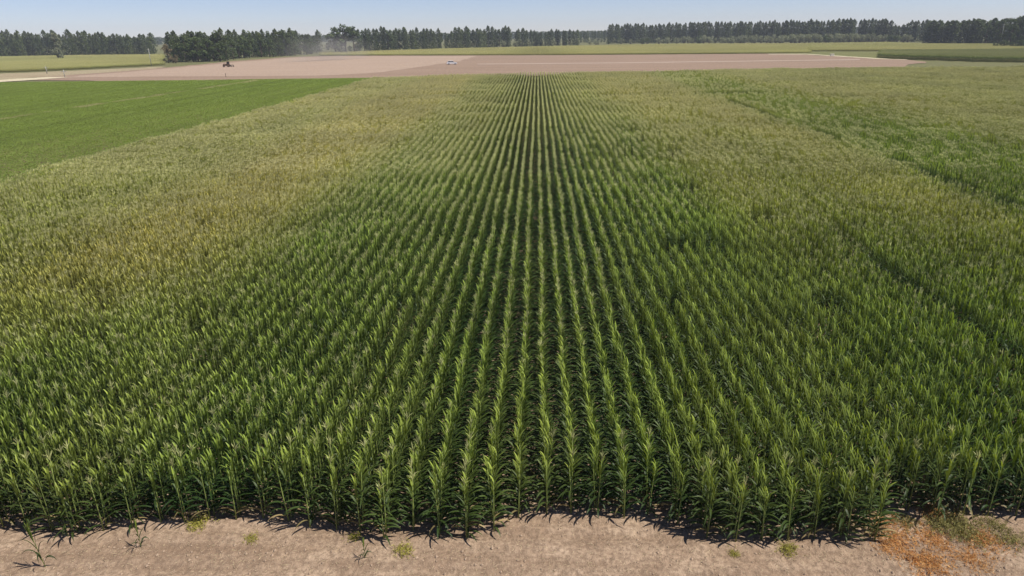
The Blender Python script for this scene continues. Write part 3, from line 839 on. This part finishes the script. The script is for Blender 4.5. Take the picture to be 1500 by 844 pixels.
car = link('white_car', None, None, P(662, 94.8)); car.rotation_euler[2] = math.radians(12)
tag(car, 'small white car parked on the bare soil at the field end', 'car')
b = MB()
prof = [(-2.05, .38), (-2.1, .72), (-1.95, .93), (-1.55, 1.0), (1.0, .97), (1.75, .86), (2.05, .68), (2.05, .36)]
vv = [(x, -.82, z) for x, z in prof] + [(x, .82, z) for x, z in prof]; m = len(prof)
b.add(vv, [tuple(range(m)), tuple(range(2 * m - 1, m - 1, -1))] + [(i, i + m, (i + 1) % m + m, (i + 1) % m) for i in range(m)])
link('body', b.mesh('car_body', [M_WHITE], False), car)
b = MB(); b.add([(-1.75, -.76, .985), (.95, -.76, .97), (.95, .76, .97), (-1.75, .76, .985), (-1.35, -.62, 1.44), (.25, -.62, 1.46), (.25, .62, 1.46), (-1.35, .62, 1.44)],
                [(0, 3, 2, 1), (4, 5, 6, 7), (0, 1, 5, 4), (1, 2, 6, 5), (2, 3, 7, 6), (3, 0, 4, 7)])
link('window', b.mesh('car_windows', [M_GLASS], False), car)
b = MB(); b.box((-.55, 0, 1.475), (1.72, 1.28, .05), taper=.95)
for sy in (-1, 1):
    for x0, x1 in ((-1.72, -1.33), (-.45, -.45), (.93, .26)):
        b.tube([(x0, sy * .765, .97), (x1, sy * .63, 1.46)], [.045, .045], 4)
link('roof', b.mesh('car_roof', [M_WHITE], False), car)
for sx in (-1.3, 1.3):
    for sy in (-1, 1): wheel(car, (sx, sy * .74, .32), .32, .2, M_TYRE, M_RIM)
for sy in (-1, 1):
    b = MB(); b.box((2.03, sy * .58, .68), (.08, .34, .15)); link('headlight', b.mesh('headlight', [plain('lamp_glass', (.7, .7, .7), .2)], False), car)
    b = MB(); b.box((-2.06, sy * .6, .78), (.08, .3, .16)); link('tail_light', b.mesh('tail_light', [plain('red_lamp', (.45, .02, .02), .3)], False), car)

# ------------------------------------------------------------------ dust behind the tractor
def dust():
    pa, pb = P(345, 96), P(530, 86)
    c = (pa + pb) / 2; L = (pb - pa).length
    ang = math.atan2(pb.y - pa.y, pb.x - pa.x)
    me = bpy.data.meshes.new('dust_cloud'); import bmesh
    bm = bmesh.new(); bmesh.ops.create_icosphere(bm, subdivisions=4, radius=1)
    bm.to_mesh(me); bm.free()
    o = link('dust_cloud', me, None, (c.x, c.y, 4.5)); o.scale = (L * .66, 12, 9.5); o.rotation_euler[2] = ang
    m, n, l = new_mat('dust_volume')
    tc = n.new('ShaderNodeTexCoord'); g = n.new('ShaderNodeVectorMath'); g.operation = 'LENGTH'; l.new(tc.outputs['Object'], g.inputs[0])
    fall = maths(n, l, 'SUBTRACT', 1.0, g.outputs['Value'], True)
    mp = n.new('ShaderNodeMapping'); mp.inputs['Scale'].default_value = (5, 1.5, 1.5); l.new(tc.outputs['Object'], mp.inputs[0])
    nz = noise(n, l, mp.outputs[0], 1.3, 3)
    sx = n.new('ShaderNodeSeparateXYZ'); l.new(tc.outputs['Object'], sx.inputs[0])
    along = maths(n, l, 'ADD', maths(n, l, 'MULTIPLY', sx.outputs[0], 1.0), .35, True)
    den = maths(n, l, 'MULTIPLY', maths(n, l, 'MULTIPLY', fall, along), maths(n, l, 'MULTIPLY', ramp(n, l, nz, [(.3, 0.0), (.65, 1.0)]), .10))
    v = n.new('ShaderNodeVolumePrincipled'); v.inputs['Color'].default_value = (.78, .70, .63, 1); l.new(den, v.inputs['Density'])
    out = n.new('ShaderNodeOutputMaterial'); l.new(v.outputs[0], out.inputs['Volume'])
    me.materials.append(m)
    tag(o, 'thin grey dust drifting behind the tractor before the trees', 'dust', kind='stuff')
dust()

# ------------------------------------------------------------------ weeds, stray plants and litter on the bare earth
def weed_parts(seed, n, h, spread, droop=.4):
    r = random.Random(seed); b = MB(); st = MB()
    for i in range(n):
        a = r.uniform(0, 6.28); L = h * r.uniform(.5, 1.1); bx, by = r.gauss(0, spread * .35), r.gauss(0, spread * .35)
        e = r.uniform(.25, 1.15)
        p0 = Vector((bx, by, -.01)); d = Vector((math.cos(a) * math.sin(e), math.sin(a) * math.sin(e), math.cos(e)))
        p1 = p0 + d * L * .6; p2 = p1 + (d + Vector((0, 0, -droop * e))).normalized() * L * .45
        if i % 3 == 0: st.tube([p0, p1, p2], [.004, .003, .001], 3, 0, False, age=.4, pv=.3)
        for q in range(5):
            c = p0.lerp(p2, r.uniform(.25, 1.0)) + Vector((r.gauss(0, .02), r.gauss(0, .02), r.gauss(0, .01)))
            c.z = max(c.z, .01)
            leaf_quad(b, c, r.uniform(.018, .055), r, r.random(), r.uniform(-.2, .2), .17)
    return [('twigs', st), ('foliage', b)]
M_ORANGE = leaf_mat('orange_dry_weed', (.52, .22, .07), (.62, .38, .15), (.45, .38, .18), .2, .8, .1, (1, .9, .6))
M_YELLOW = leaf_mat('yellow_weed', (.30, .28, .05), (.42, .38, .08), (.3, .3, .1), .25, .7, .2, (1, 1, .6))
M_GRASSY = leaf_mat('olive_weed', (.17, .17, .05), (.27, .25, .09), (.4, .3, .12), .25, .7, .2, (1, 1, .6))
def weed_set(mat, seed, n, h, sp):
    return [[(nm, b.mesh('weed_' + nm, [mat])) for nm, b in weed_parts(seed + i, n, h, sp)] for i in range(3)]
W_O, W_Y, W_G = weed_set(M_ORANGE, 10, 260, .15, .75), weed_set(M_YELLOW, 20, 120, .20, .35), weed_set(M_GRASSY, 30, 240, .22, .65)
def weed(sets, name, px, py, s, label, group=None, tint=0.0, flat=1.0):
    p = P(px, py); p.z = float(front_height(p.x, p.y))
    place_plant(random.choice(sets), name, p, random.uniform(0, 6.28), (s, s, s * flat), tint, random.uniform(.9, 1.1), label, 'weed', group)
G = 'dried weeds on the bare earth at right'
for px, py, s, lab in [(1297, 768, 1.0, 'left of the leaning front maize'), (1312, 790, .9, 'below the leftmost orange clump'), (1303, 802, .7, 'at the left, nearest the track'),
                       (1368, 752, .8, 'up against the maize'), (1360, 784, .9, 'in the middle of the weedy patch'), (1349, 822, 1.1, 'lowest and largest, close to the track'), (1365, 826, .8, 'just right of the lowest orange clump'),
                       (1425, 820, .8, 'low down at the right of the patch'), (1442, 795, 1.0, 'right side of the weedy patch'), (1436, 784, .6, 'small, above the right side clump'), (1375, 797, .6, 'small, under the middle clump')]:
    weed(W_O, 'dried_weed', px, py, s, 'orange dried weed clump ' + lab, G, 0, .8)
for px, py, s, lab in [(1398, 765, 1.2, 'between the orange clumps near the maize'), (1380, 772, 1.0, 'left centre of the weedy patch'), (1412, 780, 1.1, 'right centre of the weedy patch'), (1325, 765, .8, 'behind the left orange clumps'),
                       (1480, 790, .9, 'at the right picture edge'), (1455, 770, .8, 'thin, near the maize at far right'), (1280, 778, .7, 'at the foot of the leaning front maize'), (1230, 770, .8, 'among the shadows of the right front rows')]:
    weed(W_G, 'olive_weed', px, py, s, 'olive yellow weed clump ' + lab, G, .3, .9)
for px, py, s, lab in [(290, 767, 1.1, 'at the foot of the front maize, left'), (368, 790, .6, 'alone on the earth, left of centre'), (520, 788, .6, 'beside a stray seedling'), (592, 808, .8, 'alone on the earth near centre left'),
                       (1155, 806, .9, 'bright, before the right front rows'), (1075, 812, .5, 'faint, below the right front rows')]:
    weed(W_Y, 'yellow_weed', px, py, s, 'yellow green weed ' + lab, None, .1)

seedling = part_meshes(maize_parts(777, tassel=False, nleaf=11, h=.7), 'maize_seedling')
for px, py, s, lab, t in [(66, 829, (.62, .62, 1.5), 'lone young maize plant on the bare earth at far left, nearest the track', (.05, -.06)),
                          (207, 802, (.5, .5, .85), 'small dark stray maize plant before the left rows', (0, 0)),
                          (535, 818, (.42, .42, .6), 'small stray maize seedling on the earth left of centre', (0, 0)),
                          (100, 786, (.6, .6, .9), 'short stray maize plant tucked before the left front rows', (0, 0))]:
    p = P(px, py); p.z = float(front_height(p.x, p.y))
    place_plant(seedling, 'stray_maize_plant', p, random.uniform(0, 3), s, .05, .9, lab, 'maize plant', 'stray maize plants on the bare earth', t)

# straw and clods: too small to count
def litter():
    b = MB(); r = random.Random(5)
    for i in range(11000):
        x, y = r.uniform(-14, 14), r.uniform(10.2, 16.5)
        dens = .35 + (1.0 if y < 13.4 else .25)
        if r.random() > dens * (.4 + .9 * float(vnoise(x, y, 1.1, 19))): continue
        z = float(front_height(x, y)) + .006; a = r.gauss(0, .9); L = r.uniform(.015, .075) * (1 + (r.random() < .06)); w = r.uniform(.002, .005)
        ca, sa = math.cos(a) * L / 2, math.sin(a) * L / 2; nx_, ny_ = -math.sin(a) * w, math.cos(a) * w
        e = r.uniform(-.01, .02)
        b.add([(x - ca - nx_, y - sa - ny_, z), (x + ca - nx_, y + sa - ny_, z + e), (x + ca + nx_, y + sa + ny_, z + e), (x - ca + nx_, y - sa + ny_, z), (x, y, z + .008 + e / 2)],
              [(0, 1, 4), (1, 2, 4), (2, 3, 4), (3, 0, 4)])
    tag(link('straw_litter', b.mesh('straw_litter', [plain('dry_straw', (.52, .41, .25), .8, .35, 6)], False)), 'scattered pale straw bits on the bare front earth', 'straw', kind='stuff')
    b = MB()
    for i in range(9500):
        x, y = r.uniform(-15, 15), r.uniform(10.2, 16.0)
        if r.random() > .2 + 1.1 * float(vnoise(x, y, .8, 29)) ** 2: continue
        s = .007 + .042 * r.random() ** 4; z = float(front_height(x, y)) + s * .3
        q = np.array([(s, 0, 0), (-s, 0, 0), (0, s, 0), (0, -s, 0), (0, 0, s * .8), (0, 0, -s * .8)]) * np.array([r.uniform(.6, 1.3) for _ in range(18)]).reshape(6, 3) + np.array([x, y, z])
        b.add(q, [(0, 2, 4), (2, 1, 4), (1, 3, 4), (3, 0, 4), (2, 0, 5), (1, 2, 5), (3, 1, 5), (0, 3, 5)])
    tag(link('soil_clods', b.mesh('soil_clods', [plain('clod_soil', (.36, .26, .18), .95, .25, 5)], False)), 'small crumbs and clods of earth on the bare front strip', 'clods', kind='stuff')
litter()

# ------------------------------------------------------------------ air
def haze():
    b = MB(); b.box((0, 840, 18), (3600, 1760, 42))
    o = link('haze', b.mesh('haze', [], False)); tag(o, kind='stuff')
    m, n, l = new_mat('haze_air')
    v = n.new('ShaderNodeVolumePrincipled'); v.inputs['Color'].default_value = (.86, .90, .97, 1); v.inputs['Density'].default_value = .00019
    out = n.new('ShaderNodeOutputMaterial'); l.new(v.outputs[0], out.inputs['Volume'])
    o.data.materials.append(m)
haze()
